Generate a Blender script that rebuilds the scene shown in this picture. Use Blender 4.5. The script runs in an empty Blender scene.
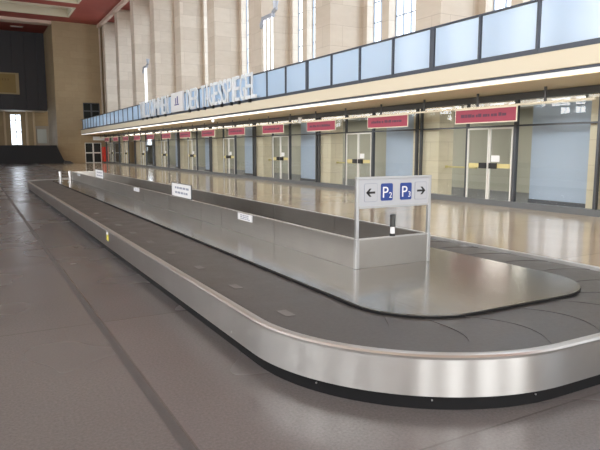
import bpy, math, random
from mathutils import Vector
random.seed(7)
S = bpy.context.scene
COL = S.collection
PI = math.pi

# ------------------------------------------------------------------ camera
cam_d = bpy.data.cameras.new('camera')
cam_d.sensor_width = 36.0
cam_d.lens = 583.0 / 600.0 * 36.0
cam_d.clip_end = 400
cam = bpy.data.objects.new('camera', cam_d)
COL.objects.link(cam)
cam.location = (0, 0, 1.6)
cam.rotation_euler = (PI/2 - math.radians(7.50), 0, -math.radians(29.07))
S.camera = cam

# ------------------------------------------------------------------ world, light, exposure
S.view_settings.view_transform = 'Standard'
S.view_settings.look = 'None'
S.view_settings.gamma = 1
S.view_settings.use_curve_mapping = False
S.view_settings.exposure = 0.0
W = bpy.data.worlds.new('overcast_sky'); S.world = W
W.use_nodes = True
bg = W.node_tree.nodes['Background']
bg.inputs['Color'].default_value = (0.80, 0.90, 1.0, 1)
bg.inputs['Strength'].default_value = 3.0
try:
    S.cycles.use_denoising = True
    S.cycles.max_bounces = 10
    S.cycles.diffuse_bounces = 5
    S.cycles.transparent_max_bounces = 16
    S.cycles.sample_clamp_indirect = 8
    S.cycles.caustics_reflective = False
    S.cycles.caustics_refractive = False
except Exception:
    pass
P = 6.45                      # bay rhythm of the hall
S0 = 14.25                    # near face of one wall pillar
CEIL = 14.85
XL = -15.0                    # far side of the hall, left of the camera
YB = -17.6                    # wall behind the camera

def area(name, loc, sx, sy, power, color, direction):
    l = bpy.data.lights.new(name, 'AREA'); l.shape = 'RECTANGLE'
    l.size = sx; l.size_y = sy; l.energy = power; l.color = color
    o = bpy.data.objects.new(name, l); COL.objects.link(o); o.location = loc
    o.rotation_euler = Vector(direction).to_track_quat('-Z', 'Y').to_euler()
    return o
SHOPW = 110
SKYC = (0.82, 0.91, 1.0)
for k in range(-4, 9):        # daylight outside each bay of windows
    yc = S0 + P*k - 2.62
    area('daylight', (16.2, yc, 8.8), 5.2, 9.6, 460 if k < 5 else 380, SKYC, (-1, 0, 0))
    area('daylight', (XL-1.3, yc, 8.8), 5.2, 9.6, 1500 if k < 3 else (1300 if k < 6 else 400), (1.0, 0.97, 0.92), (1, 0, 0))
for xc in (-10.5, -3.5, 3.5, 9.6):
    area('daylight', (xc, YB-0.9, 6.6), 4.6, 10.5, 1250, (1.0, 0.97, 0.92), (0, 1, 0))

# ------------------------------------------------------------------ materials
MATS = {}
def mat(name, color, rough=0.5, metal=0.0, emit=None, estr=0.0, spec=0.5, **kw):
    m = bpy.data.materials.new(name); m.use_nodes = True
    b = m.node_tree.nodes['Principled BSDF']
    b.inputs['Base Color'].default_value = (*color, 1)
    b.inputs['Roughness'].default_value = rough
    b.inputs['Metallic'].default_value = metal
    b.inputs['Specular IOR Level'].default_value = spec
    if emit:
        b.inputs['Emission Color'].default_value = (*emit, 1)
        b.inputs['Emission Strength'].default_value = estr
    for k, v in kw.items():
        b.inputs[k.replace('_', ' ')].default_value = v
    MATS[name] = m
    return m
class NT:
    """small node helper"""
    def __init__(s, m):
        s.m = m; s.t = m.node_tree; s.n = s.t.nodes; s.l = s.t.links
        s.b = s.n.get('Principled BSDF')
    def node(s, typ, **kw):
        n = s.n.new(typ)
        for k, v in kw.items():
            if hasattr(n, k): setattr(n, k, v)
            else: n.inputs[k].default_value = v
        return n
    def link(s, a, b): s.l.new(a, b)
    def ramp(s, fac, stops):
        r = s.n.new('ShaderNodeValToRGB'); s.link(fac, r.inputs[0])
        e = r.color_ramp.elements
        while len(e) > 1: e.remove(e[-1])
        e[0].position = stops[0][0]; e[0].color = (*stops[0][1], 1)
        for p, c in stops[1:]:
            q = e.new(p); q.color = (*c, 1)
        return r.outputs[0]
    def math(s, op, a, b=None):
        n = s.n.new('ShaderNodeMath'); n.operation = op
        for i, x in enumerate((a, b)):
            if x is None: continue
            if isinstance(x, (int, float)): n.inputs[i].default_value = x
            else: s.link(x, n.inputs[i])
        return n.outputs[0]
    def mix(s, fac, a, b, mode='MIX'):
        n = s.n.new('ShaderNodeMix'); n.data_type = 'RGBA'; n.blend_type = mode
        for sock, x in ((n.inputs[0], fac), (n.inputs[6], a), (n.inputs[7], b)):
            if isinstance(x, (int, float)): sock.default_value = x
            elif isinstance(x, tuple): sock.default_value = (*x, 1)
            else: s.link(x, sock)
        return n.outputs[2]
    def pos(s):
        g = s.n.new('ShaderNodeNewGeometry')
        sp = s.n.new('ShaderNodeSeparateXYZ'); s.link(g.outputs['Position'], sp.inputs[0])
        return g.outputs['Position'], sp.outputs[0], sp.outputs[1], sp.outputs[2]
    def comb(s, x, y, z):
        c = s.n.new('ShaderNodeCombineXYZ')
        for i, v in enumerate((x, y, z)):
            if isinstance(v, (int, float)): c.inputs[i].default_value = v
            else: s.link(v, c.inputs[i])
        return c.outputs[0]
    def noise(s, vec, scale, detail=3, rough=0.55):
        n = s.n.new('ShaderNodeTexNoise')
        n.inputs['Scale'].default_value = scale; n.inputs['Detail'].default_value = detail
        n.inputs['Roughness'].default_value = rough
        s.link(vec, n.inputs['Vector']); return n.outputs['Fac']
    def bump(s, h, strength=0.2, dist=0.01):
        b = s.n.new('ShaderNodeBump'); b.inputs['Strength'].default_value = strength
        b.inputs['Distance'].default_value = dist
        s.link(h, b.inputs['Height']); s.link(b.outputs[0], s.b.inputs['Normal'])

def stone(name, c1, c2, cj, bw=1.9, bh=0.82, rough=0.6, jf=0.008):
    m = mat(name, c1, rough); t = NT(m)
    p, x, y, z = t.pos()
    v = t.comb(t.math('ADD', x, y), z, 0.0)
    br = t.node('ShaderNodeTexBrick', offset=0.5)
    t.link(v, br.inputs['Vector'])
    br.inputs['Color1'].default_value = (*c1, 1); br.inputs['Color2'].default_value = (*c2, 1)
    br.inputs['Mortar'].default_value = (*cj, 1)
    br.inputs['Scale'].default_value = 1; br.inputs['Mortar Size'].default_value = jf
    br.inputs['Brick Width'].default_value = bw; br.inputs['Row Height'].default_value = bh
    n = t.noise(t.comb(t.math('ADD', x, y), t.math('MULTIPLY', z, 3.5), x), 1.4, 5, 0.6)
    tint = t.ramp(n, [(0.3, (0.95, 0.94, 0.92)), (0.7, (1.03, 1.03, 1.03))])
    t.link(t.mix(1.0, br.outputs['Color'], tint, 'MULTIPLY'), t.b.inputs['Base Color'])
    return m
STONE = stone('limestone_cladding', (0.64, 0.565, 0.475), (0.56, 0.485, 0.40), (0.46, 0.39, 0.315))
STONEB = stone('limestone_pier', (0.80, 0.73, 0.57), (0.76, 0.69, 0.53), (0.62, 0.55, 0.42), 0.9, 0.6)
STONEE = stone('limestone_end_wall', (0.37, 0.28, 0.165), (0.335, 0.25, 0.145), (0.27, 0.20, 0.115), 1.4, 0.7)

def floor_mat():
    m = mat('polished_terrazzo', (0.2, 0.18, 0.17), 0.2); t = NT(m)
    p, x, y, z = t.pos()
    n1 = t.noise(p, 55, 4, 0.7)
    n2 = t.noise(p, 0.35, 3)
    base = t.ramp(n1, [(0.32, (0.122, 0.116, 0.117)), (0.68, (0.170, 0.163, 0.165))])
    big = t.ramp(n2, [(0.3, (0.88, 0.86, 0.86)), (0.7, (1.1, 1.08, 1.07))])
    base = t.mix(1.0, base, big, 'MULTIPLY')
    # tile field with faint shade differences
    br = t.node('ShaderNodeTexBrick', offset=0.0)
    t.link(t.comb(t.math('SUBTRACT', x, 0.95), t.math('SUBTRACT', y, 8.7), 0.0), br.inputs['Vector'])
    br.inputs['Color1'].default_value = (0.93, 0.93, 0.94, 1); br.inputs['Color2'].default_value = (1.06, 1.05, 1.04, 1)
    br.inputs['Mortar'].default_value = (0.72, 0.70, 0.68, 1)
    br.inputs['Scale'].default_value = 1; br.inputs['Mortar Size'].default_value = 0.008
    br.inputs['Brick Width'].default_value = 6.45; br.inputs['Row Height'].default_value = 3.225
    base = t.mix(1.0, base, br.outputs['Color'], 'MULTIPLY')
    # floor colour raised to a paler beige on the shop side of the carousel
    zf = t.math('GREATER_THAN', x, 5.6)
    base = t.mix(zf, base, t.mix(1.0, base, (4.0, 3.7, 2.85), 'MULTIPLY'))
    # dark inlaid strip running along the hall
    d = t.math('ABSOLUTE', t.math('SUBTRACT', x, 0.91))
    s = t.math('LESS_THAN', d, 0.032)
    base = t.mix(t.math('MULTIPLY', s, 0.62), base, (0.05, 0.047, 0.047))
    t.link(base, t.b.inputs['Base Color'])
    r = t.ramp(t.noise(p, 0.6, 2), [(0.3, (0.23,)*3), (0.7, (0.30,)*3)])
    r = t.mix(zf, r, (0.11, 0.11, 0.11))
    r = t.mix(s, r, (0.6, 0.6, 0.6))
    t.link(r, t.b.inputs['Roughness'])
    return m
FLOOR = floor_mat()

def steel(name, c, rough, axis='z', amp=0.08, scale=140, metal=1.0, aniso=0.0):
    """brushed stainless steel, the grain running along one axis"""
    m = mat(name, c, rough, metal); t = NT(m)
    p, x, y, z = t.pos()
    if axis == 'z': v = t.comb(t.math('MULTIPLY', t.math('ADD', x, y), scale), t.math('MULTIPLY', t.math('SUBTRACT', x, y), scale), t.math('MULTIPLY', z, 2))
    else: v = t.comb(t.math('MULTIPLY', x, scale), t.math('MULTIPLY', y, 1.5), t.math('MULTIPLY', z, scale))
    n = t.noise(v, 1.0, 3)
    r = t.ramp(n, [(0.25, (max(rough-amp, 0.02),)*3), (0.75, (rough+amp,)*3)])
    t.link(r, t.b.inputs['Roughness'])
    n2 = t.noise(p, 2.2, 3)
    t.link(t.mix(n2, tuple(a*0.86 for a in c), tuple(min(1, a*1.08) for a in c)), t.b.inputs['Base Color'])
    if aniso:
        c_ = t.comb(0.0, 0.0, 1.0)
        t.b.inputs['Anisotropic'].default_value = aniso; t.link(c_, t.b.inputs['Tangent'])
        t.l.remove(t.b.inputs['Roughness'].links[0])
    return m
STEEL_RIM = steel('brushed_steel_rim', (0.60, 0.59, 0.575), 0.30, aniso=0.8)
STEEL_LIP = steel('worn_steel_lip', (0.62, 0.61, 0.59), 0.34, amp=0.03)
STEEL_DECK = steel('steel_deck', (0.36, 0.345, 0.32), 0.18, 'y', 0.05, 60)
STEEL_BOX = steel('matt_steel_panel', (0.38, 0.36, 0.335), 0.36, 'y', 0.06, 60)
ALU = mat('satin_aluminium', (0.50, 0.50, 0.50), 0.35, 0.9)
ALUW = mat('silver_paint', (0.72, 0.72, 0.70), 0.4, 0.3)
SKIRT = mat('black_rubber_skirt', (0.008, 0.008, 0.009), 0.6, spec=0.2)
def rubber():
    m = mat('worn_black_rubber_belt', (0.05, 0.05, 0.05), 0.45); t = NT(m)
    p, x, y, z = t.pos()
    n = t.noise(p, 3.0, 5, 0.65); n2 = t.noise(p, 40, 3)
    c = t.ramp(n, [(0.3, (0.040, 0.038, 0.037)), (0.7, (0.088, 0.084, 0.081))])
    c2 = t.ramp(n2, [(0.3, (0.85,)*3), (0.75, (1.2,)*3)])
    t.link(t.mix(1.0, c, c2, 'MULTIPLY'), t.b.inputs['Base Color'])
    t.link(t.ramp(n, [(0.3, (0.33,)*3), (0.7, (0.48,)*3)]), t.b.inputs['Roughness'])
    t.bump(n2, 0.1, 0.003)
    return m
RUBBER = rubber()
SCUFF = mat('pale_scuff_strip', (0.17, 0.165, 0.16), 0.5)
FASCIA = mat('cream_fascia_paint', (0.80, 0.73, 0.57), 0.5)
SOFFIT = mat('cream_soffit_paint', (0.74, 0.64, 0.46), 0.55)
CHAN = mat('dark_steel_channel', (0.055, 0.065, 0.085), 0.4, 0.3)
FRAME = mat('grey_steel_frame', (0.085, 0.09, 0.10), 0.4, 0.4)
FRAMEB = mat('grey_green_plinth', (0.13, 0.14, 0.15), 0.4)
WHITEF = mat('white_door_frame', (0.74, 0.74, 0.71), 0.4)
WFRAME = mat('pale_window_bar', (0.30, 0.34, 0.40), 0.5)
CREAM = mat('cream_rail_paint', (0.82, 0.76, 0.62), 0.45)
RED_SIGN = mat('crimson_sign_face', (0.30, 0.032, 0.07), 0.5)
INK = mat('dark_ink', (0.10, 0.03, 0.06), 0.6)
GREYINK = mat('grey_blue_ink', (0.30, 0.33, 0.42), 0.6)
BLACK = mat('black_plastic', (0.015, 0.015, 0.016), 0.4)
WHITE = mat('white_plastic', (0.83, 0.84, 0.86), 0.4)
SIGNW = mat('pale_grey_sign_face', (0.49, 0.51, 0.545), 0.4)
BLUE = mat('parking_blue', (0.016, 0.050, 0.26), 0.4)
YELLOW = mat('yellow_sticker', (0.62, 0.55, 0.08), 0.5)
BAND = mat('yellow_glass_band', (0.66, 0.58, 0.27), 0.5)
TUBE = mat('lit_fluorescent_tube', (0.9, 0.9, 0.9), 0.4, emit=(1.0, 0.97, 0.95), estr=1.1)
SHOPT = mat('lit_shop_diffuser', (0.8, 0.8, 0.76), 0.4, emit=(1.0, 0.95, 0.82), estr=0.3)
TUBE2 = mat('lit_column_tube', (0.9, 0.92, 0.97), 0.3, emit=(0.93, 0.96, 1.0), estr=1.25)
SILVERB = mat('silver_blue_bracket', (0.50, 0.54, 0.62), 0.35, 0.5)
LETTER = mat('white_letter_face', (0.88, 0.93, 0.97), 0.35, emit=None)
DARKPANEL = mat('charcoal_panel', (0.030, 0.030, 0.036), 0.55)
PLATFORM = mat('black_cloth_cladding', (0.012, 0.012, 0.014), 0.7)
GOLD = mat('ochre_board', (0.28, 0.19, 0.05), 0.5)
GOLDE = mat('ochre_board_edge', (0.42, 0.33, 0.17), 0.5)
COFFER = mat('beige_coffer_paint', (0.62, 0.55, 0.42), 0.6)
BEAM = mat('beige_beam_paint', (0.60, 0.45, 0.36), 0.6)
REDBOX = mat('fire_red_paint', (0.75, 0.04, 0.02), 0.45)
BOARD = mat('pale_blue_board', (0.50, 0.60, 0.76), 0.6)
ROOMW = mat('shop_back_wall', (0.46, 0.45, 0.37), 0.7)
ROOMF = mat('shop_floor_vinyl', (0.10, 0.11, 0.13), 0.4)
WOODP = mat('pale_wood_partition', (0.55, 0.43, 0.28), 0.6)
PLAIN = mat('plain_plaster', (0.55, 0.50, 0.42), 0.8)

def redceil():
    m = mat('oxide_red_ceiling', (0.42, 0.07, 0.045), 0.6); t = NT(m)
    p, x, y, z = t.pos()
    n = t.noise(p, 0.5, 3)
    t.link(t.ramp(n, [(0.3, (0.26, 0.048, 0.034)), (0.7, (0.31, 0.060, 0.042))]), t.b.inputs['Base Color'])
    return m
REDC = redceil()

def glass(name, tint, refl, base=0.0):
    """thin pane: mostly clear, mirror-like at grazing angles"""
    m = bpy.data.materials.new(name); m.use_nodes = True
    t = m.node_tree; t.nodes.clear()
    out = t.nodes.new('ShaderNodeOutputMaterial')
    tr = t.nodes.new('ShaderNodeBsdfTransparent'); tr.inputs[0].default_value = (*tint, 1)
    gl = t.nodes.new('ShaderNodeBsdfGlossy'); gl.inputs['Roughness'].default_value = 0.02
    gl.inputs[0].default_value = (1, 1, 1, 1)
    lw_ = t.nodes.new('ShaderNodeLayerWeight'); lw_.inputs[0].default_value = 0.5
    pw = t.nodes.new('ShaderNodeMath'); pw.operation = 'POWER'; pw.inputs[1].default_value = 4.0
    ma = t.nodes.new('ShaderNodeMath'); ma.operation = 'MULTIPLY_ADD'; ma.inputs[1].default_value = 1-refl; ma.inputs[2].default_value = refl
    t.links.new(lw_.outputs['Facing'], pw.inputs[0]); t.links.new(pw.outputs[0], ma.inputs[0])
    mx = t.nodes.new('ShaderNodeMixShader')
    t.links.new(ma.outputs[0], mx.inputs[0]); t.links.new(tr.outputs[0], mx.inputs[1]); t.links.new(gl.outputs[0], mx.inputs[2])
    t.links.new(mx.outputs[0], out.inputs[0])
    MATS[name] = m
    return m
CLEAR = glass('window_glass', (0.97, 0.98, 1.0), 0.03)
SHOPG = glass('shopfront_glass', (0.90, 0.92, 0.91), 0.07)
def frosted():
    m = bpy.data.materials.new('frosted_blue_glass'); m.use_nodes = True
    t = m.node_tree; t.nodes.clear()
    out = t.nodes.new('ShaderNodeOutputMaterial')
    df = t.nodes.new('ShaderNodeBsdfDiffuse'); df.inputs[0].default_value = (0.66, 0.79, 0.93, 1)
    tl = t.nodes.new('ShaderNodeBsdfTranslucent'); tl.inputs[0].default_value = (0.72, 0.85, 0.98, 1)
    gl = t.nodes.new('ShaderNodeBsdfGlossy'); gl.inputs['Roughness'].default_value = 0.12
    a = t.nodes.new('ShaderNodeMixShader'); a.inputs[0].default_value = 0.5
    b = t.nodes.new('ShaderNodeMixShader'); b.inputs[0].default_value = 0.08
    t.links.new(df.outputs[0], a.inputs[1]); t.links.new(tl.outputs[0], a.inputs[2])
    t.links.new(a.outputs[0], b.inputs[1]); t.links.new(gl.outputs[0], b.inputs[2])
    t.links.new(b.outputs[0], out.inputs[0])
    return m
FROST = frosted()

# ------------------------------------------------------------------ mesh helpers
class MB:
    def __init__(s): s.v = []; s.f = []; s.smooth = False
    def box(s, x0, x1, y0, y1, z0, z1):
        n = len(s.v)
        s.v += [(x, y, z) for z in (z0, z1) for x, y in ((x0, y0), (x1, y0), (x1, y1), (x0, y1))]
        s.f += [tuple(n+i for i in q) for q in ((3,2,1,0), (4,5,6,7), (0,1,5,4), (1,2,6,5), (2,3,7,6), (3,0,4,7))]
        return s
    def pane(s, x, y0, y1, z0, z1):
        n = len(s.v); s.v += [(x, y0, z0), (x, y1, z0), (x, y1, z1), (x, y0, z1)]; s.f.append((n, n+1, n+2, n+3)); return s
    def prism(s, poly, h0, h1, axis='z'):
        """poly of 2-D points extruded from h0 to h1 along axis (x: (y,z), y: (x,z), z: (x,y))"""
        n = len(s.v); k = len(poly)
        for h in (h0, h1):
            for a, b in poly:
                s.v.append({'x': (h, a, b), 'y': (a, h, b), 'z': (a, b, h)}[axis])
        s.f.append(tuple(range(n, n+k))[::-1]); s.f.append(tuple(range(n+k, n+2*k)))
        for i in range(k):
            j = (i+1) % k
            s.f.append((n+i, n+j, n+k+j, n+k+i))
        return s
    def tube(s, p0, p1, r0, r1=None, n=12):
        r1 = r0 if r1 is None else r1
        p0 = Vector(p0); p1 = Vector(p1); d = (p1-p0).normalized()
        a = d.orthogonal().normalized(); b = d.cross(a)
        k = len(s.v)
        for p, r in ((p0, r0), (p1, r1)):
            for i in range(n):
                t = 2*PI*i/n; s.v.append(tuple(p + (a*math.cos(t)+b*math.sin(t))*r))
        s.f.append(tuple(range(k, k+n))[::-1]); s.f.append(tuple(range(k+n, k+2*n)))
        for i in range(n):
            j = (i+1) % n; s.f.append((k+i, k+j, k+n+j, k+n+i))
        return s
    def lathe(s, c, prof, n=20):
        k = len(s.v)
        for r, z in prof:
            for i in range(n):
                t = 2*PI*i/n; s.v.append((c[0]+r*math.cos(t), c[1]+r*math.sin(t), c[2]+z))
        for q in range(len(prof)-1):
            for i in range(n):
                j = (i+1) % n; a = k+q*n
                s.f.append((a+i, a+j, a+n+j, a+n+i))
        s.f.append(tuple(range(k, k+n))[::-1]); e = k+(len(prof)-1)*n; s.f.append(tuple(range(e, e+n)))
        return s
    def sweep(s, path_fn, prof):
        """closed profile [(offset, z)] swept round a closed plan path"""
        rings = [path_fn(o, z) for o, z in prof]
        n = len(rings[0]); k = len(s.v)
        for r in rings: s.v += r
        m = len(rings)
        for a in range(m):
            b = (a+1) % m
            for i in range(n):
                j = (i+1) % n
                s.f.append((k+a*n+i, k+a*n+j, k+b*n+j, k+b*n+i))
        return s
    def build(s, name, m, parent=None, bevel=0.0, smooth=False, seg=2):
        me = bpy.data.meshes.new(name)
        off = Vector((0, 0, 0)); q = parent
        while q is not None: off += q.location; q = q.parent
        if parent is None and s.v:
            xs = [v[0] for v in s.v]; ys = [v[1] for v in s.v]; zs = [v[2] for v in s.v]
            base = Vector(((min(xs)+max(xs))/2, (min(ys)+max(ys))/2, min(zs)))
        else: base = Vector((0, 0, 0))
        me.from_pydata([tuple(Vector(v)-off-base) for v in s.v], [], s.f)
        me.validate()
        import bmesh
        bm = bmesh.new(); bm.from_mesh(me); bmesh.ops.recalc_face_normals(bm, faces=bm.faces)
        if bevel > 0:
            bmesh.ops.bevel(bm, geom=[e for e in bm.edges if len(e.link_faces) == 2 and e.calc_face_angle(0) > 0.6],
                            offset=bevel, segments=seg, affect='EDGES', profile=0.5)
        bm.to_mesh(me); bm.free()
        me.materials.append(m)
        if smooth:
            for p in me.polygons: p.use_smooth = True
            try: me.set_sharp_from_angle(angle=math.radians(35))
            except Exception: pass
        o = bpy.data.objects.new(name, me); COL.objects.link(o)
        o.location = base
        if parent: o.parent = parent
        return o

def tag(o, label=None, cat=None, group=None, kind=None):
    if label: o['label'] = label
    if cat: o['category'] = cat
    if group: o['group'] = group
    if kind: o['kind'] = kind
    return o
def empty(name, loc, label=None, cat=None, group=None, kind=None):
    o = bpy.data.objects.new(name, None); COL.objects.link(o); o.location = loc
    o.empty_display_size = 0.2
    return tag(o, label, cat, group, kind)
def copy_tree(o, parent=None):
    c = o.copy(); COL.objects.link(c)
    if parent: c.parent = parent
    for ch in [q for q in bpy.data.objects if q.parent == o]: copy_tree(ch, c)
    return c
def struct(mb, name, m, label, cat, **kw):
    return tag(mb.build(name, m, **kw), label, cat, kind='structure')
ORD = ['first', 'second', 'third', 'fourth', 'fifth', 'sixth', 'seventh', 'eighth', 'ninth', 'tenth', 'eleventh',
       'twelfth', 'thirteenth', 'fourteenth']

def text_mesh(name, txt, size, m, parent, origin, right, up, depth=0.01, align='CENTER', sx=1.0, fat=0.0):
    """raised lettering; origin is the baseline point, right/up unit vectors"""
    cu = bpy.data.curves.new(name, 'FONT'); cu.body = txt; cu.size = size; cu.extrude = depth/2; cu.offset = fat
    cu.align_x = align
    o = bpy.data.objects.new(name, cu); COL.objects.link(o)
    bpy.context.view_layer.update()
    me = bpy.data.meshes.new_from_object(o.evaluated_get(bpy.context.evaluated_depsgraph_get()))
    bpy.data.objects.remove(o)
    r = Vector(right); u = Vector(up); n = r.cross(u)
    off = Vector((0, 0, 0)); q = parent
    while q is not None: off += q.location; q = q.parent
    for v in me.vertices:
        v.co = Vector(origin) + r*v.co.x*sx + u*v.co.y + n*v.co.z - off
    me.materials.clear(); me.materials.append(m); me.name = name
    o = bpy.data.objects.new(name, me); COL.objects.link(o)
    if parent: o.parent = parent
    return o

# ------------------------------------------------------------------ the hall
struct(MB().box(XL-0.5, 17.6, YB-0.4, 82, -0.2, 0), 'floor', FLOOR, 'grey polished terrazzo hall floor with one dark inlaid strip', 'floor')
# ceiling with openings for the light troughs
cm = MB()
CX0, CX1 = -11.6, 9.38
troughs = [(60.75-P*i, 65.35-P*i) for i in range(0, 12)]
ys = 82.0
for (a, b) in troughs:
    cm.box(XL-0.5, 14.9, b, ys, CEIL, CEIL+0.25)
    cm.box(XL-0.5, CX0, a, b, CEIL, CEIL+0.25); cm.box(CX1, 14.9, a, b, CEIL, CEIL+0.25)
    ys = a
cm.box(XL-0.5, 14.9, YB-0.4, ys, CEIL, CEIL+0.25)
struct(cm, 'ceiling', REDC, 'high oxide red hall ceiling', 'ceiling')
for i, (a, b) in enumerate(troughs):
    t = empty('ceiling_light_trough', ((CX0+CX1)/2, (a+b)/2, CEIL+0.02),
              ['beige recessed ceiling light trough, farthest one over the dark end wall',
               'beige recessed ceiling light trough, second from the far end, cut by the picture top'][i] if i < 2 else
              'beige recessed ceiling light trough overhead, beyond the picture top', 'ceiling light',
              'recessed light troughs of the red ceiling' )
    f = MB()
    for x0, x1, y0, y1 in ((CX0, CX1, a, a+0.22), (CX0, CX1, b-0.22, b), (CX0, CX0+0.22, a+0.22, b-0.22), (CX1-0.22, CX1, a+0.22, b-0.22)):
        f.box(x0, x1, y0, y1, CEIL-0.05, CEIL+0.9)
    f.build('frame', COFFER, t)
    g = MB().box(CX0+0.22, CX1-0.22, a+0.22, b-0.22, CEIL+0.8, CEIL+0.9)
    for q in (0.30, 0.7):
        g.box(CX0+0.22, CX1-0.22, a+(b-a)*q-0.1, a+(b-a)*q+0.1, CEIL+0.45, CEIL+0.8)
    g.build('reflector', COFFER, t)

# right-hand wall above the balcony: recessed wall with tall windows, big pillars in front
XF, XB = 12.9, 14.5
WZ0, WZ1 = 4.3, 13.2
kmin, kmax = -4, 8
wb = MB()
edges = []
for k in range(kmin, kmax+1):
    s = S0+P*k
    edges += [(s-4.95, s-3.95), (s-3.6, s-1.75), (s-1.3, s-0.3)]
edges.sort()
yy = YB-0.4
for a, b in edges:
    wb.box(XB, XB+0.42, yy, a, 3.06, CEIL)
    wb.box(XB, XB+0.42, a, b, 3.06, WZ0); wb.box(XB, XB+0.42, a, b, WZ1, CEIL)
    yy = b
wb.box(XB, XB+0.42, yy, 68.0, 3.0, CEIL)
struct(wb, 'wall_right', STONE, 'pale limestone wall behind the balcony with tall narrow windows', 'wall')
protos = {}
def tall_window(idx, a, b, x, sgn):
    wdt = round(b-a, 2)
    yc = (a+b)/2
    if (wdt, sgn) in protos:
        w = copy_tree(protos[(wdt, sgn)])
        w.location = (x, yc, WZ0); w.name = 'window_%d' % idx
    else:
        w = empty('window_%d' % idx, (x, yc, WZ0), kind='structure'); protos[(wdt, sgn)] = w
        np_ = 4 if wdt > 1.2 else 2
        f = MB(); x0, x1 = x-0.03, x+0.03
        for i in range(np_+1):
            yv = a + (b-a)*i/np_
            hw = 0.03 if i in (0, np_) else 0.02
            f.box(x0, x1, max(a, yv-hw), min(b, yv+hw), WZ0, WZ1)
        nz = 11
        for i in range(nz+1):
            zv = WZ0 + (WZ1-WZ0)*i/nz
            hw = 0.02
            f.box(x0+0.012, x1-0.012, a, b, max(WZ0, zv-hw), min(WZ1, zv+hw))
        f.build('window_frame', WFRAME, w)
        MB().pane(x, a, b, WZ0, WZ1).build('pane', CLEAR, w)
    tag(w, 'tall white-lit grid window of the upper hall wall', 'window', 'tall windows above the balcony' if sgn > 0 else 'tall windows of the unseen side', 'structure')
    return w
wi = 1
for k in range(kmin, kmax+1):
    s = S0+P*k
    for a, b in ((s-4.95, s-3.95), (s-3.6, s-1.75), (s-1.3, s-0.3)):
        tall_window(wi, a, b, XB+0.36, 1); wi += 1
# pillars
vis = [k for k in range(0, 9)]
for k in range(kmin, kmax+1):
    s = S0+P*k
    mbp = MB().box(XF, XB, s, s+1.2, 3.505, CEIL)
    o = mbp.build('stone_pillar', STONE)
    if k < 0: lab = 'tall limestone wall pillar standing right of the picture edge'
    else: lab = 'tall limestone pillar between the upper windows, %s from the right of the picture' % ORD[k]
    tag(o, lab, 'pillar', 'limestone pillars of the upper wall')
MB_ = MB().box(12.55, 12.9, YB, 68.0, CEIL-0.32, CEIL)
struct(MB_, 'trim_1', BEAM, 'beige edge beam where red ceiling meets the pillars', 'trim')
struct(MB().box(XL, 12.9, 68.1, 69.4, CEIL-0.3, CEIL), 'trim_2', BEAM, 'beige cross beam under the red ceiling at the far end', 'trim')

# end wall: stone block with a door, and the deeper hall beyond it
ew = MB()
ew.box(8.0, 10.75, 68.0, 76.0, 0, CEIL)
ew.box(10.75, 12.5, 68.0, 76.0, 2.25, 4.75); ew.box(10.75, 12.5, 68.0, 76.0, 6.55, CEIL)
ew.box(10.75, 12.5, 68.5, 76.0, 0, 2.25); ew.box(10.75, 12.5, 68.5, 76.0, 4.75, 6.55)
ew.box(12.5, 17.6, 68.0, 76.0, 0, CEIL)
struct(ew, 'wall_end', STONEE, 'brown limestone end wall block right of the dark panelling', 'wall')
struct(MB().box(12.72, 12.86, 67.86, 68.0, 3.6, CEIL-0.3), 'trim_3', STONE, 'narrow corner trim where end wall meets the pillars', 'trim')
def grid_door(name, z0, z1, nx, nz, label, cat):
    d = empty(name, (11.62, 68.2, z0), label, cat, kind='structure')
    f = MB(); x0, x1 = 10.75, 12.5
    for i in range(nx+1):
        xv = x0+(x1-x0)*i/nx; f.box(max(x0, xv-0.07), min(x1, xv+0.07), 68.02, 68.14, z0, z1)
    for i in range(nz+1):
        zv = z0+(z1-z0)*i/nz; f.box(x0, x1, 68.03, 68.13, max(z0, zv-0.06), min(z1, zv+0.06))
    f.build('door_frame' if cat == 'door' else 'window_frame', WHITEF if cat == 'door' else FRAME, d)
    MB().box(x0, x1, 68.16, 68.2, z0, z1).build('pane', mat('dark_glass_'+name, (0.02, 0.022, 0.02), 0.25, spec=0.15), d)
grid_door('door_1', 0.0, 2.2, 2, 2, 'dark glazed double door with pale frame in the end wall under the balcony', 'door')
grid_door('window_%d' % wi, 4.8, 6.5, 2, 2, 'dark square window of the end wall above the balcony rail', 'window'); wi += 1

# dark panelled upper wall in the deeper part
dw = MB(); x = XL
while x < 8.0:
    dw.box(x+0.02, min(x+1.28, 8.0), 75.9, 76.1, 6.0, CEIL); x += 1.3
dw.box(XL, 8.0, 76.05, 76.4, 6.0, CEIL)
struct(dw, 'wall_upper_end', DARKPANEL, 'charcoal vertical panelled wall high at the far end', 'wall')
bw = MB()
bw.box(XL, 4.15, 80.0, 80.3, 0, 6.2); bw.box(5.35, 14.9, 80.0, 80.3, 0, 6.2)
bw.box(4.15, 5.35, 80.0, 80.3, 5.75, 6.2); bw.box(4.15, 5.35, 80.0, 80.3, 0, 0.3)
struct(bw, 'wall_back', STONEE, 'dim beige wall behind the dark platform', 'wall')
struct(MB().box(XL, 8.0, 76.4, 80.3, 6.0, 6.2), 'ceiling_back', PLAIN, 'low ceiling of the recess behind the platform', 'ceiling')
w = empty('window_%d' % wi, (4.75, 80.1, 0.3), 'glowing tall window beyond the black platform at the far left', 'window', kind='structure'); wi += 1
f = MB()
for xv in (4.15, 4.75, 5.35): f.box(xv-0.05, xv+0.05, 80.08, 80.16, 0.3, 5.75)
for zv in (0.35, 2.0, 3.6, 5.0, 5.7): f.box(4.15, 5.35, 80.09, 80.15, zv-0.05, zv+0.05)
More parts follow.
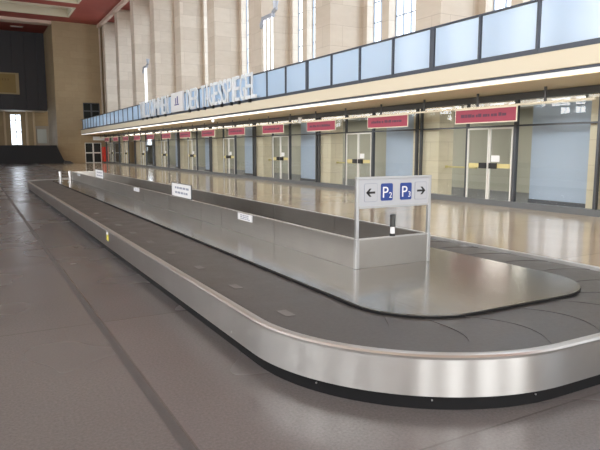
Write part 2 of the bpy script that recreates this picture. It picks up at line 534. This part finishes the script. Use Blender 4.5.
f.build('window_frame', WHITEF, w)
MB().box(4.15, 5.35, 80.11, 80.13, 0.3, 5.75).build('pane', CLEAR, w)
area('daylight', (4.75, 80.7, 3.1), 1.3, 5.6, 75, (0.92, 0.96, 1.0), (0, -1, 0))
for x0, lab in ((3.35, 'pale wooden post left of the glowing far window'), (5.75, 'pale wooden post just right of the glowing far window'),
                (6.55, 'pale wooden post farther right of the glowing far window')):
    tag(MB().box(x0, x0+0.22, 78.2, 78.45, 0, 6.0).build('wooden_post', WOODP, bevel=0.01), lab, 'post')
cb = empty('display_case', (7.1, 78.9, 0), 'pale glazed display case standing behind the black platform', 'display case')
MB().box(6.85, 8.3, 78.6, 79.2, 0, 4.3).build('body', mat('case_grey', (0.33, 0.30, 0.26), 0.6), cb)
MB().box(6.95, 8.0, 78.55, 78.6, 2.2, 3.9).build('front_pane', mat('case_pane', (0.40, 0.44, 0.44), 0.2), cb)

# black platform in front of the far recess
pl = empty('platform', (-3, 68.8, 0), 'long black clad platform with a sloping right end below the dark wall', 'platform')
MB().prism([(XL+.05, 0), (8.7, 0), (8.35, 0.45), (7.74, 1.9), (XL+.05, 1.9)], 67.0, 67.95, 'y').build('front_cladding', PLATFORM, pl)
MB().box(XL+.05, 7.7, 67.95, 75.7, 1.72, 1.9).build('deck', PLATFORM, pl)
MB().prism([(8.35, 0), (9.35, 0), (9.0, 0.22), (8.45, 0.3)], 66.7, 66.98, 'y').build('ramp_foot', DARKPANEL, pl)

# ochre board on the dark wall
gb = empty('ochre_board', (3.2, 75.8, 7.75), 'ochre board with faint lettering hung on the dark panelled wall', 'sign board')
MB().box(1.1, 5.1, 75.72, 75.88, 7.75, 10.15).build('edge_frame', GOLDE, gb, bevel=0.02)
MB().box(1.25, 4.75, 75.68, 75.72, 7.9, 10.0).build('face', GOLD, gb)
FAINT = mat('faint_brown_ink', (0.20, 0.12, 0.03), 0.6)
for i in range(9): MB().box(1.6+i*0.29, 1.74+i*0.29, 75.665, 75.68, 9.25, 9.5).build('faint_letter', FAINT, gb)
# ceiling lamp panel in the deeper part
sp = empty('ceiling_lamp', (5.0, 75.2, CEIL-0.06), 'small dim rectangular ceiling lamp above the dark panelled wall', 'ceiling lamp')
MB().box(4.35, 5.65, 72.6, 73.2, CEIL-0.06, CEIL).build('housing', BEAM, sp)
MB().box(4.45, 5.55, 72.7, 73.1, CEIL-0.075, CEIL-0.06).build('diffuser', WHITE, sp)
sp.location.y = 72.9
for ch in [q for q in bpy.data.objects if q.parent == sp]: ch.location.y = 75.2-72.9
# opposite wall (left of the camera) and wall behind the camera, seen in reflections
lw = MB(); yy = YB-0.4
for a, b in edges:
    lw.box(XL-0.3, XL, yy, a, 0, CEIL); lw.box(XL-0.3, XL, a, b, 0, WZ0); lw.box(XL-0.3, XL, a, b, WZ1, CEIL); yy = b
lw.box(XL-0.3, XL, yy, 80.3, 0, CEIL)
struct(lw, 'wall_left', STONE, 'limestone hall wall with tall windows beyond the picture left', 'wall')
for a, b in edges: tall_window(wi, a, b, XL-0.15, -1); wi += 1
bk = MB(); xx = XL
for xc in (-10.5, -3.5, 3.5, 9.6):
    bk.box(xx, xc-2.0, YB-0.4, YB, 0, CEIL)
    bk.box(xc-2.0, xc+2.0, YB-0.4, YB, 0, 1.6); bk.box(xc-2.0, xc+2.0, YB-0.4, YB, 11.6, CEIL); xx = xc+2.0
bk.box(xx, 14.9, YB-0.4, YB, 0, CEIL)
struct(bk, 'wall_near', STONE, 'limestone hall wall behind the camera', 'wall')

# ------------------------------------------------------------------ balcony
BX = 10.4
Y0B, Y1B = -10.0, 68.0
b = empty('balcony', (11.7, 30, 3.05), 'long cream balcony slab running along the right wall above the shopfronts', 'balcony')
MB().box(BX+0.3, XB-0.002, Y0B, Y1B-0.01, 3.12, 3.5).build('slab', SOFFIT, b)
MB().box(BX, BX+0.3, Y0B, Y1B-0.01, 3.19, 3.555).build('fascia', FASCIA, b, bevel=0.012)
MB().box(BX+0.04, BX+0.3, Y0B, Y1B-0.01, 3.13, 3.19).build('shadow_gap_strip', CHAN, b)
MB().box(BX+0.28, 12.86, Y0B, Y1B-0.01, 3.06, 3.12).build('soffit_board', SOFFIT, b)
t = empty('fluorescent_strip', (BX+0.12, 30, 3.05), 'continuous lit fluorescent strip along the balcony front edge', 'light strip')
MB().box(BX+0.02, BX+0.26, Y0B, Y1B, 3.105, 3.13).build('housing', ALUW, t)
MB().box(BX+0.04, BX+0.15, Y0B, Y1B-0.01, 3.055, 3.103).build('tube', TUBE, t, bevel=0.012)
la = area('strip_glow', (BX+0.14, 29, 3.04), 0.24, 76, 380, (1.0, 0.93, 0.80), (0.35, 0, -1)); la.rotation_euler = (0, -0.3, 0)
# railing
r = empty('balcony_railing', (BX+0.05, 30, 3.555), 'dark framed balcony railing with frosted blue glass panels', 'railing')
MB().box(BX+0.0, BX+0.12, Y0B, Y1B, 3.555, 3.66).build('bottom_channel', CHAN, r)
MB().box(BX+0.0, BX+0.09, Y0B, Y1B, 4.62, 4.665).build('top_rail', CHAN, r, bevel=0.01)
step = P/4
y = 11.78 - 12*step
i = 0
while y < Y1B-0.2:
    dbl = (i % 4 == 0)
    hw = 0.075 if dbl else 0.03
    MB().box(BX-0.01, BX+0.07, y-hw, y+hw, 3.57, 4.63).build('post', CHAN, r, bevel=0.004)
    y2 = y+step
    g0, g1 = y+hw+0.03, y2-(0.075 if (i+1) % 4 == 0 else 0.03)-0.03
    if y2 < Y1B and i > 3:
        MB().box(BX+0.025, BX+0.04, g0, g1, 3.66, 4.61).build('glass_panel', FROST, r)
    y = y2; i += 1
# lettering on the balcony front
lt = empty('balcony_lettering', (BX-0.1, 31, 3.56), 'large white letters spelling a newspaper name along the balcony railing', 'lettering')
def letters(txt, ya, yb):
    """ya far end, yb near end"""
    wts = [1.45 if c in 'WM' else (0.45 if c == 'I' else (0.5 if c == ' ' else 1.0)) for c in txt]
    tot = sum(wts); pos = ya; n = 0
    for c, wt in zip(txt, wts):
        w_ = (ya-yb)*wt/tot
        if c != ' ':
            o = text_mesh('letter', c, 1.55, LETTER, lt, (BX-0.13, pos-w_/2, 3.66), (0, -1, 0), (0, 0, 1), 0.05, sx=1.0, fat=0.0)
            xs = [v.co.y for v in o.data.vertices]; wd = max(xs)-min(xs); mid = (max(xs)+min(xs))/2
            sc = (w_*0.86)/wd
            for v in o.data.vertices: v.co.y = (v.co.y-mid)*sc + (pos-w_/2-31)
            if n % 2 == 0:
                MB().box(BX-0.12, BX+0.02, pos-w_/2-0.05, pos-w_/2+0.05, 3.52, 3.67).build('foot', BLACK, o).location = -Vector(lt.location)*0
            n += 1
        pos -= w_
letters('WILLKOMMEN', 41.3, 34.5)
letters('DER', 31.2, 29.15)
letters('TAGESSPIEGEL', 28.8, 22.1)
lg = empty('logo_board', (BX-0.1, 32.8, 3.6), 'white square board with small dark blue emblem between the balcony letters', 'sign board')
MB().box(BX-0.16, BX-0.04, 31.75, 33.9, 3.66, 4.74).build('board', WHITE, lg, bevel=0.01)
e = MB()
e.box(BX-0.17, BX-0.16, 32.55, 32.72, 4.1, 4.5); e.box(BX-0.17, BX-0.16, 32.9, 33.04, 4.1, 4.42)
e.prism([(32.4, 4.02), (33.2, 4.02), (33.2, 4.08), (32.4, 4.08)], BX-0.17, BX-0.16, 'x')
e.build('emblem', mat('emblem_blue', (0.10, 0.10, 0.32), 0.5), lg)
# tall clusters of lit tubes standing on the balcony
def tube_column(y, n, zt, label):
    t = empty('light_column', (11.3, y, 3.502), label, 'light column', 'light columns on the balcony')
    MB().box(11.1, 11.5, y-0.35, y+0.35, 3.502, 3.6).build('base_plate', SILVERB, t, bevel=0.01)
    for i in range(n):
        yy_ = y + (i-(n-1)/2)*0.36
        MB().tube((11.3, yy_, 3.6), (11.3, yy_, zt), 0.04, n=10).build('tube', TUBE2, t, smooth=True)
    c = MB()
    c.box(11.22, 11.38, y-0.5, y+0.55, zt, zt+0.16)
    c.prism([(y+0.42, zt-0.12), (y+0.72, zt-0.30), (y+0.78, zt-0.1), (y+0.55, zt+0.1)], 11.24, 11.36, 'x')
    c.prism([(y-0.40, zt+0.10), (y-0.80, zt+0.22), (y-0.78, zt+0.36), (y-0.4, zt+0.24)], 11.24, 11.36, 'x')
    c.build('bracket', SILVERB, t, bevel=0.02)
    MB().tube((11.3, y-0.66, zt+0.30), (11.3, y-0.70, zt+0.58), 0.08, 0.12).build('spotlight', SILVERB, t, smooth=True)
    return t
tube_column(23.1, 3, 7.05, 'tall cluster of white lit tubes on the balcony, nearer one beside the last letters')
tube_column(43.4, 2, 7.35, 'tall pair of white lit tubes on the balcony, farther one left of the lettering')
for y, lab in ((27.8, 'small round white lamp under the balcony edge, nearer one'), (42.6, 'small round white lamp under the balcony edge, farther one')):
    l = empty('globe_lamp', (BX+0.1, y, 2.9), lab, 'lamp')
    MB().tube((BX+0.1, y, 2.99), (BX+0.1, y, 3.044), 0.04).build('cap', ALUW, l)
    MB().lathe((BX+0.1, y, 2.94), [(0.02, -0.055), (0.045, -0.045), (0.06, 0), (0.045, 0.045), (0.03, 0.055)]).build('globe', TUBE2, l, smooth=True)

# ------------------------------------------------------------------ shopfronts under the balcony
XG = 12.78
hb = MB().box(XG-0.06, XG+0.06, Y0B, Y1B, 2.88, 3.055)
struct(hb, 'trim_4', FRAME, 'dark header band along the top of the shopfront glass', 'trim')
struct(MB().box(XG-0.08, XG+0.10, Y0B, Y1B, 0, 0.16), 'baseboard_right', FRAMEB, 'grey plinth along the foot of the shopfront glass', 'baseboard')
struct(MB().box(XG-0.035, XG+0.035, Y0B, Y1B, 2.18, 2.225), 'trim_5', FRAME, 'thin dark transom along the shopfront glass', 'trim')
XR = 17.2
struct(MB().box(XR, XR+0.2, Y0B, Y1B, 0, 3.0), 'wall_shop_back', ROOMW, 'dim back wall inside the glazed shops', 'wall')
struct(MB().box(XG+0.2, XR, Y0B, Y1B, 0.0, 0.012), 'floor_shops', ROOMF, 'dark vinyl floor inside the glazed shops', 'floor')
struct(MB().box(XG+0.08, XR+0.2, Y0B, Y1B, 2.98, 3.055), 'ceiling_shops', PLAIN, 'pale ceiling inside the glazed shops', 'ceiling')
di = 2
def glazed(name, y0, y1, z0, z1, label, kind='window'):
    w_ = empty(name, (XG, (y0+y1)/2, z0), label, kind, kind='structure')
    MB().pane(XG, y0, y1, z0, z1).build('pane', SHOPG, w_)
    return w_
kk = list(range(-2, 9))
doorproto = None
def double_door(name, y0, y1, label):
    global doorproto
    z1 = 2.17; yc = (y0+y1)/2
    if doorproto:
        d = copy_tree(doorproto); d.name = name; d.location = (XG, yc, 0.1)
        return tag(d, label, 'door', 'white framed double glass doors of the shopfront', 'structure')
    d = empty(name, (XG, yc, 0.1), label, 'door', 'white framed double glass doors of the shopfront', 'structure'); doorproto = d
    for (a, b_) in ((y0+0.01, yc-0.01), (yc+0.01, y1-0.01)):
        lf = MB(); fw = 0.045
        lf.box(XG-0.05, XG+0.0, a, a+fw, 0.1, z1); lf.box(XG-0.05, XG+0.0, b_-fw, b_, 0.1, z1)
        lf.box(XG-0.05, XG+0.0, a+fw, b_-fw, z1-fw, z1); lf.box(XG-0.05, XG+0.0, a+fw, b_-fw, 0.1, 0.1+fw)
        lo = lf.build('door_leaf', WHITEF, d, bevel=0.004)
        MB().pane(XG-0.024, a+fw, b_-fw, 0.1+fw, z1-fw).build('pane', SHOPG, lo)
        inner = a+fw+0.0 if a > yc-0.02 else b_-fw
        s_ = 1 if a > yc-0.02 else -1
        aa, bb = sorted((a+fw, b_-fw))
        MB().box(XG-0.034, XG-0.029, aa+0.02, bb-0.02, 1.05, 1.17).build('marker_band', BAND, lo)
        hy0 = inner + (0.0 if s_ > 0 else -0.26) ; hy1 = inner + (0.26 if s_ > 0 else 0.0)
        MB().box(XG-0.10, XG-0.036, hy0, hy1, 1.03, 1.19).build('lock_box', BLACK, lo, bevel=0.008)
        if s_ < 0:
            MB().box(XG-0.038, XG-0.034, inner-0.34, inner-0.04, 1.22, 1.40).build('paper_notice', WHITE, lo)
    return d
wnum = wi
for n_, k in enumerate(kk):
    s = S0 + P*k - 0.10
    where = ('%s from the right of the picture' % ORD[k]) if k >= 0 else 'beyond the right of the picture'
    near = s - P + 1.25
    glazed('window_%d' % wnum, s-1.35, s+1.25, 0.16, 2.9, 'clear shopfront pane left of the glass doors, %s' % where); wnum += 1
    glazed('window_%d' % wnum, s-5.2, s-3.1, 0.16, 2.9, 'blue tinted shopfront pane right of the glass doors, %s' % where); wnum += 1
    glazed('window_%d' % wnum, s-3.08, s-1.37, 2.225, 2.9, 'glass light above the double doors, %s' % where); wnum += 1
    double_door('door_%d' % di, s-3.06, s-1.38, 'white framed double glass door under the balcony, %s' % where); di += 1
    # mullions
    for yv, hw, lab in ((s+0.92, 0.035, 'far'), (s+0.70, 0.025, 'near'), (s-1.345, 0.02, 'left of doors'), (s-3.12, 0.045, 'right of doors')):
        o = MB().box(XG-0.05, XG+0.05, yv-hw, yv+hw, 0.0, 2.9).build('trim_%d' % (6+n_*4+['far', 'near', 'left of doors', 'right of doors'].index(lab)), FRAME)
        tag(o, 'dark upright post of the shopfront (%s), bay %s' % (lab, where), 'trim', 'dark posts of the shopfront', 'structure')
    # stone pier behind the glass
    o = MB().box(12.9, 13.5, s-0.0, s+1.25, 0.012, 2.975).build('stone_pier', STONEB)
    tag(o, 'cream stone pier behind the shopfront glass, %s' % where, 'pier', 'cream stone piers behind the shopfront glass')
    # pale blue board and shop partition
    if k < 8:
        o = MB().box(13.3, 13.36, s-5.1, s-3.2, 0.22, 2.75).build('display_board', BOARD, bevel=0.01)
        o2 = MB().box(13.26, 13.40, s-5.1, s-3.2, 0.012, 0.22).build('board_foot', ROOMF)
        rt = empty('display_board', (13.33, s-4.1, 0.012), 'pale blue board standing inside the shop, %s' % where, 'display board', 'pale blue boards inside the shops')
        o.name = 'board'
        for q in (o, o2):
            q.parent = rt; q.location = Vector(q.location) - Vector(rt.location)
        # yellow hand rail behind the clear pane
        rl = empty('hand_rail', (13.23, s-0.5, 0.95), 'yellow hand rail behind the clear shopfront pane, %s' % where, 'hand rail', 'yellow hand rails inside the shops')
        MB().box(13.2, 13.27, s-1.3, s+0.0, 0.99, 1.04).build('rail', BAND, rl, bevel=0.01)
        MB().box(13.19, 13.28, s-0.03, s-0.001, 0.97, 1.06).build('bracket', BAND, rl)
        lp = empty('shop_ceiling_lamp', (15.0, s-2.2, 2.9), 'lit ceiling lamp inside the shop, %s' % where, 'ceiling lamp', 'ceiling lamps inside the shops')
        MB().box(14.9, 15.5, s-4.6, s+0.2, 2.93, 2.98).build('housing', ALUW, lp)
        la = area('shop_lamp_light', (15.2, s-2.2, 2.90), 0.5, 4.6, SHOPW, (1.0, 0.96, 0.88), (0, 0, -1)); la.parent = lp; la.location = (0.2, 0, 0)
        MB().box(14.93, 15.47, s-4.55, s+0.15, 2.915, 2.93).build('diffuser', SHOPT, lp)

# sign rail hung in front of the glass
XS = 12.0
sr = empty('sign_rail', (XS, 30, 2.66), 'long thin cream rail hung under the balcony carrying red signs', 'rail')
MB().box(XS-0.03, XS+0.03, 8.25, 66.0, 2.66, 2.71).build('rail', CREAM, sr, bevel=0.008)
y = 9.55; i = 0
while y < 66:
    MB().box(XS-0.015, XS+0.015, y-0.03, y+0.03, 2.71, 3.055).build('hanger', FRAME, sr); y += P/3; i += 1
for i in range(13):
    yc = 11.4 + 4.22*i
    s_ = empty('red_sign', (XS, yc, 2.28), 'long red sign with white border hung from the cream rail, %s from the right' % ORD[i], 'sign', 'red signs above the shopfront doors')
    MB().box(XS-0.05, XS-0.031, yc-1.08, yc+1.08, 2.27, 2.66).build('border_plate', CREAM, s_)
    MB().box(XS-0.056, XS-0.05, yc-1.05, yc+1.05, 2.295, 2.635).build('face', RED_SIGN, s_)
    f = MB(); rr = random.Random(i); yy_ = yc+0.85
    while yy_ > yc-0.7:
        l_ = rr.uniform(0.05, 0.16); f.box(XS-0.059, XS-0.056, yy_-l_, yy_, 2.43, 2.43+rr.choice((0.07, 0.09))); yy_ -= l_+rr.choice((0.015, 0.015, 0.05))
    f.build('lettering', INK, s_)
for y, lab in ((21.4, 'small white spot lamp on the sign rail, nearer one'), (42.1, 'small white spot lamp on the sign rail, farther one')):
    l = empty('spot_lamp', (XS, y, 2.72), lab, 'lamp')
    MB().box(XS-0.09, XS-0.032, y-0.07, y+0.07, 2.62, 2.66).build('bracket', ALUW, l)
    MB().tube((XS-0.10, y, 2.64), (XS-0.10, y, 2.86), 0.06, 0.09).build('head', WHITE, l, smooth=True)
hs = empty('hanging_sign', (11.9, 66.3, 2.5), 'white rectangular sign hung before the far end door', 'sign')
MB().box(11.35, 12.55, 66.28, 66.32, 2.45, 2.85).build('face', WHITE, hs)
for x in (11.55, 12.35): MB().box(x-0.015, x+0.015, 66.285, 66.315, 2.85, 3.055).build('hanger', FRAME, hs)
rb = empty('hose_cabinet', (12.72, 67.8, 0.0), 'bright red fire hose cabinet beside the far end door', 'cabinet')
MB().box(12.52, 12.74, 66.9, 67.95, 0.15, 1.75).build('body', REDBOX, rb, bevel=0.02)
MB().box(12.56, 12.70, 66.95, 67.9, 0.0, 0.15).build('foot', BLACK, rb)
MB().box(12.495, 12.52, 67.3, 67.4, 0.95, 1.15).build('handle', BLACK, rb)

# ------------------------------------------------------------------ baggage carousel
CL, CR, CF, CB = 1.71, 5.68, 2.29, 25.7
RAD = 1.5
DZ = 0.36
def plan(inset, z, n=28):
    """closed rounded-rectangle path inset from the outer edge (counter-clockwise)"""
    x0, x1, y0, y1 = CL+inset, CR-inset, CF+inset, CB-inset
    r = max(RAD-inset, 0.05)
    pts = []
    for cx_, cy_, a0 in ((x1-r, y0+r, -90), (x1-r, y1-r, 0), (x0+r, y1-r, 90), (x0+r, y0+r, 180)):
        for i in range(n+1):
            a = math.radians(a0 + 90*i/n)
            pts.append((cx_+r*math.cos(a), cy_+r*math.sin(a), z))
    return pts
car = empty('baggage_carousel', ((CL+CR)/2, (CF+CB)/2, 0), 'long stainless baggage carousel with black rubber belt filling the hall centre', 'baggage carousel')
MB().sweep(plan, [(0.045, 0.0), (0.045, 0.13), (0.12, 0.13), (0.12, 0.0)]).build('skirt', SKIRT, car, smooth=True)
MB().sweep(plan, [(0.0, 0.10), (0.0, 0.335), (0.06, 0.335), (0.06, 0.10)]).build('rim', STEEL_RIM, car, smooth=True)
MB().sweep(plan, [(-0.004, 0.335), (-0.006, 0.352), (0.004, 0.364), (0.045, 0.368), (0.062, 0.362), (0.064, 0.335)]).build('rim_lip', STEEL_LIP, car, smooth=True)
BI, BO = 0.885, 0.066
MB().sweep(plan, [(BO, 0.30), (BO, 0.325), (BI-0.01, 0.325), (BI-0.01, 0.30)]).build('belt_bed', SKIRT, car)
# belt of overlapping crescent plates
path = []
def perim_path(mid):
    x0, x1, y0, y1 = CL+mid, CR-mid, CF+mid, CB-mid; r = RAD-mid
    segs = [('l', (x0, y1-r), (x0, y0+r)), ('a', (x0+r, y0+r), 180, 270), ('l', (x0+r, y0), (x1-r, y0)), ('a', (x1-r, y0+r), 270, 360),
            ('l', (x1, y0+r), (x1, y1-r)), ('a', (x1-r, y1-r), 0, 90), ('l', (x1-r, y1), (x0+r, y1)), ('a', (x0+r, y1-r), 90, 180)]
    return segs, r
def at_path(d, inset_frac):
    """point on the belt: d along the centre line, inset_frac 0 (outer) .. 1 (inner)"""
    mid = (BI+BO)/2; segs, r = perim_path(mid)
    ins = (inset_frac-0.5)*(BI-BO-0.012)
    for sg in segs:
        if sg[0] == 'l':
            L = math.dist(sg[1], sg[2])
            if d <= L:
                t_ = d/L; x = sg[1][0]+(sg[2][0]-sg[1][0])*t_; y = sg[1][1]+(sg[2][1]-sg[1][1])*t_
                dx, dy = (sg[2][0]-sg[1][0])/L, (sg[2][1]-sg[1][1])/L
                return (x-dy*ins, y+dx*ins)
        else:
            L = r*PI/2
            if d <= L:
                a = math.radians(sg[2] + (sg[3]-sg[2])*d/L)
                return (sg[1][0]+(r-ins)*math.cos(a), sg[1][1]+(r-ins)*math.sin(a))
        d -= L
    return at_path(d, inset_frac)
segs, r_ = perim_path((BI+BO)/2)
TOT = sum(math.dist(q[1], q[2]) if q[0] == 'l' else r_*PI/2 for q in segs)
NP = int(TOT/0.52); PL = TOT/NP
bm_ = MB(); U = 12; V = 6
for p_ in range(NP):
    base = p_*PL; k0 = len(bm_.v)
    for lay in (1, 0):
        for j in range(V+1):
            for i in range(U+1):
                fr = i/U
                bow = 0.20*(1-(2*fr-1)**2)           # crescent edge
                d = base + bow + PL*1.06*j/V
                x, y = at_path(d % TOT, fr)
                z = 0.326 + (0.0045*(1-j/V) + 0.004 if lay else 0)
                bm_.v.append((x, y, z))
    N = (U+1)*(V+1)
    for j in range(V):
        for i in range(U):
            a = k0+j*(U+1)+i
            bm_.f.append((a, a+1, a+U+2, a+U+1))
    for i in range(U):
        a = k0+i; bm_.f.append((a, a+1, a+1+N, a+N))
BELT = bm_.build('belt', RUBBER, car)
# pale wear strips lying on the plates near the inner edge
for i in range(18):
    y = 3.8+1.0*i
    MB().box(1.995, 2.075, y, y+0.17, 0.3345, 0.3365).build('wear_strip', SCUFF, car)
# inner deck
def solid(inset, z0, z1):
    m_ = MB(); pts = [(p[0], p[1]) for p in plan(inset, 0)]
    return m_.prism(pts, z0, z1, 'z')
solid(BI, 0.20, 0.341).build('deck_bed', SKIRT, car)
def deck_poly(g):
    x0, x1, y0, y1 = CL+BI+g, 4.98-g, 3.13+g, CB-0.84-g; r = 0.66-g; pts = []
    for cx_, cy_, a0 in ((x1-r, y0+r, -90), (x1-r, y1-r, 0), (x0+r, y1-r, 90), (x0+r, y0+r, 180)):
        for i in range(17):
            a = math.radians(a0 + 90*i/16); pts.append((cx_+r*math.cos(a), cy_+r*math.sin(a)))
    return pts
MB().prism(deck_poly(0.0), 0.341, 0.352, 'z').build('deck_edge', SKIRT, car)
dk = MB().prism(deck_poly(0.006), 0.352, 0.362, 'z').build('deck', STEEL_DECK, car)
# bolts along the rim
for y in [4.2+1.9*i for i in range(11)]:
    MB().tube((CL-0.004, y, 0.145), (CL+0.004, y, 0.145), 0.007, n=8).build('bolt', ALU, car)
for a in (205, 235, 262):
    cx_, cy_ = CL+RAD, CF+RAD
    x, y = cx_+(RAD-0.045)*math.cos(math.radians(a)), cy_+(RAD-0.045)*math.sin(math.radians(a))
    d = Vector((math.cos(math.radians(a)), math.sin(math.radians(a)), 0))
    MB().tube(Vector((x, y, 0.06))-d*0.01, Vector((x, y, 0.06))+d*0.006, 0.006, n=8).build('bolt', ALU, car)
st = MB().box(CL-0.003, CL+0.001, 9.05, 9.20, 0.20, 0.33).build('yellow_sticker', YELLOW, car)
MB().box(CL-0.004, CL-0.002, 9.06, 9.19, 0.29, 0.335).build('label_top', WHITE, st)
# barrier box on the deck
BX0, BX1, BY0, BY1, BZ = 3.37, 4.34, 4.87, 24.7, 0.675
seam = [4.87, 6.76, 8.62, 9.57, 11.5, 13.4, 15.3, 16.25, 18.2, 20.1, 22.0, 24.7]
for x0, x1 in ((BX0, BX0+0.03), (BX1-0.03, BX1)):
    for a, b_ in zip(seam[:-1], seam[1:]):
        MB().box(x0, x1, a+0.004, b_-0.004, 0.363, BZ-0.012).build('side_panel', STEEL_BOX, car)
    MB().box(x0-0.006, x1+0.006, BY0, BY1, BZ-0.012, BZ).build('top_trim', STEEL_LIP, car, bevel=0.003)
for y0 in (BY0-0.0, BY1-0.03):
    MB().box(BX0+0.03, BX1-0.03, y0, y0+0.03, 0.363, BZ-0.012).build('end_panel', STEEL_BOX, car)
    MB().box(BX0+0.03, BX1-0.03, y0-0.006, y0+0.036, BZ-0.012, BZ).build('top_trim', STEEL_LIP, car)
    for x in (BX0-0.012, BX1-0.032):
        MB().box(x, x+0.044, y0-0.008, y0+0.036, 0.363, BZ+0.001).build('corner_post', ALU, car, bevel=0.004)

# direction sign on top of the box end
sg = empty('direction_sign', ((BX0+BX1)/2, BY0+0.02, BZ), 'parking direction sign in a silver frame on the near end of the barrier', 'sign')
for x in (BX0-0.008, BX1-0.028):
    MB().box(x, x+0.036, BY0-0.002, BY0+0.034, BZ+0.001, 1.285).build('post', ALU, sg, bevel=0.004)
MB().box(BX0-0.008, BX1+0.008, BY0-0.006, BY0+0.038, 1.285, 1.31).build('top_bar', ALU, sg, bevel=0.004)
MB().box(BX0+0.028, BX1-0.028, BY0-0.002, BY0+0.034, 0.985, 1.01).build('bottom_bar', ALU, sg, bevel=0.003)
MB().box(BX0+0.028, BX1-0.028, BY0+0.002, BY0+0.030, 1.01, 1.285).build('sign_panel', SIGNW, sg)
YS = BY0+0.002
def rrect(xc, zc, w_, h_, r=0.018, n=5):
    pts = []
    for cx_, cz_, a0 in ((xc+w_/2-r, zc-h_/2+r, -90), (xc+w_/2-r, zc+h_/2-r, 0), (xc-w_/2+r, zc+h_/2-r, 90), (xc-w_/2+r, zc-h_/2+r, 180)):
        for i in range(n+1):
            a = math.radians(a0+90*i/n); pts.append((cx_+r*math.cos(a), cz_+r*math.sin(a)))
    return pts
def zx(u):  # across the panel
    return BX0 + u*(BX1-BX0)
ZC = 1.148
for u, ch in ((0.175, None), (0.385, '2'), (0.645, '3'), (0.855, None)):
    xc = zx(u)
    if ch:
        MB().prism(rrect(xc, ZC, 0.155, 0.18), YS-0.004, YS-0.001, 'y').build('blue_square', BLUE, sg)
        text_mesh('letter', 'P', 0.165, WHITE, sg, (xc-0.022, YS-0.005, ZC-0.058), (1, 0, 0), (0, 0, 1), 0.003)
        text_mesh('digit', ch, 0.085, WHITE, sg, (xc+0.047, YS-0.005, ZC-0.062), (1, 0, 0), (0, 0, 1), 0.003)
    else:
        ob = MB().prism(rrect(xc, ZC, 0.165, 0.19), YS-0.003, YS-0.001, 'y').build('arrow_outline', GREYINK, sg)
        MB().prism(rrect(xc, ZC, 0.156, 0.181, 0.015), YS-0.0045, YS-0.003, 'y').build('arrow_field', SIGNW, sg)
        d = -1 if u < 0.5 else 1
        a = MB()
        a.box(xc-0.052, xc+0.052, YS-0.0065, YS-0.0045, ZC-0.011, ZC+0.011)
        tip = xc+d*0.062
        for s_ in (-1, 1):
            a.prism([(tip, ZC), (tip-d*0.042, ZC+s_*0.042), (tip-d*0.068, ZC+s_*0.042), (tip-d*0.030, ZC)], YS-0.0065, YS-0.0045, 'y')
        a.build('arrow', BLACK, sg)
# small dark marker tube standing on the end panel
mk = empty('marker_tube', (3.84, BY0+0.015, BZ), 'short dark tube with white lower band standing on barrier end below the sign', 'marker')
MB().lathe((3.84, BY0+0.015, BZ), [(0.030, 0), (0.030, 0.028)]).build('foot', BLACK, mk, smooth=True)
MB().lathe((3.84, BY0+0.015, BZ), [(0.025, 0.028), (0.025, 0.10)]).build('white_band', WHITE, mk, smooth=True)
MB().lathe((3.84, BY0+0.015, BZ), [(0.030, 0.10), (0.031, 0.225), (0.026, 0.232)]).build('dark_sleeve', mat('dark_grey_sleeve', (0.05, 0.055, 0.055), 0.4), mk, smooth=True)

# notice plates along the barrier
def plate(y0, y1, z0, z1, x, label, lines, stand):
    p_ = empty('notice_plate', (x, (y0+y1)/2, z0), label, 'notice')
    MB().box(x-0.006, x+0.006, y0, y1, z0, z1).build('frame', FRAME if stand else WHITE, p_)
    MB().box(x-0.009, x-0.006, y0+0.03*stand, y1-0.03*stand, z0+0.012*stand, z1-0.012*stand).build('face', WHITE, p_)
    f = MB(); rr = random.Random(int(y0*10))
    for li in range(lines):
        zc = z0+(z1-z0)*(1-(li+1)/(lines+1)); h = (z1-z0)*0.07; yv = y1-(y1-y0)*0.2
        while yv > y0+(y1-y0)*0.2:
            l_ = (y1-y0)*rr.uniform(0.05, 0.16)
            f.box(x-0.0105, x-0.009, yv-l_, yv, zc-h, zc+h); yv -= l_+(y1-y0)*0.03
    f.build('lettering', GREYINK, p_)
plate(10.05, 11.25, BZ+0.001, 0.945, BX0+0.0, 'white notice plate on the barrier edge, the nearer upright one', 2, 1)
plate(18.2, 19.5, BZ+0.001, 0.945, BX0+0.0, 'white notice plate on the barrier edge, the farther upright one', 2, 1)
plate(7.42, 7.92, 0.565, 0.662, BX0-0.0105, 'small white label stuck flat on the barrier side nearest the direction sign', 3, 0)
plate(13.85, 14.35, 0.575, 0.662, BX0-0.0105, 'small white label stuck flat on the barrier side between the two upright plates', 2, 0)
plate(22.6, 23.2, 0.585, 0.662, BX0-0.0105, 'small white label stuck flat on the barrier side nearest the far bollards', 2, 0)
# steel posts at the far end of the deck
for x, y, h, lab in ((2.80, 23.6, 0.36, 'short steel bollard on the far end of the carousel deck, left one'), (3.05, 22.9, 0.40, 'short steel bollard on the far end of the carousel deck, right one')):
    t = empty('steel_bollard', (x, y, 0.363), lab, 'bollard')
    MB().lathe((x, y, 0.363), [(0.10, 0), (0.10, 0.015), (0.055, 0.02)]).build('flange', ALU, t, smooth=True)
    MB().lathe((x, y, 0.363), [(0.05, 0.02), (0.05, h), (0.045, h+0.01)]).build('post', ALU, t, smooth=True)
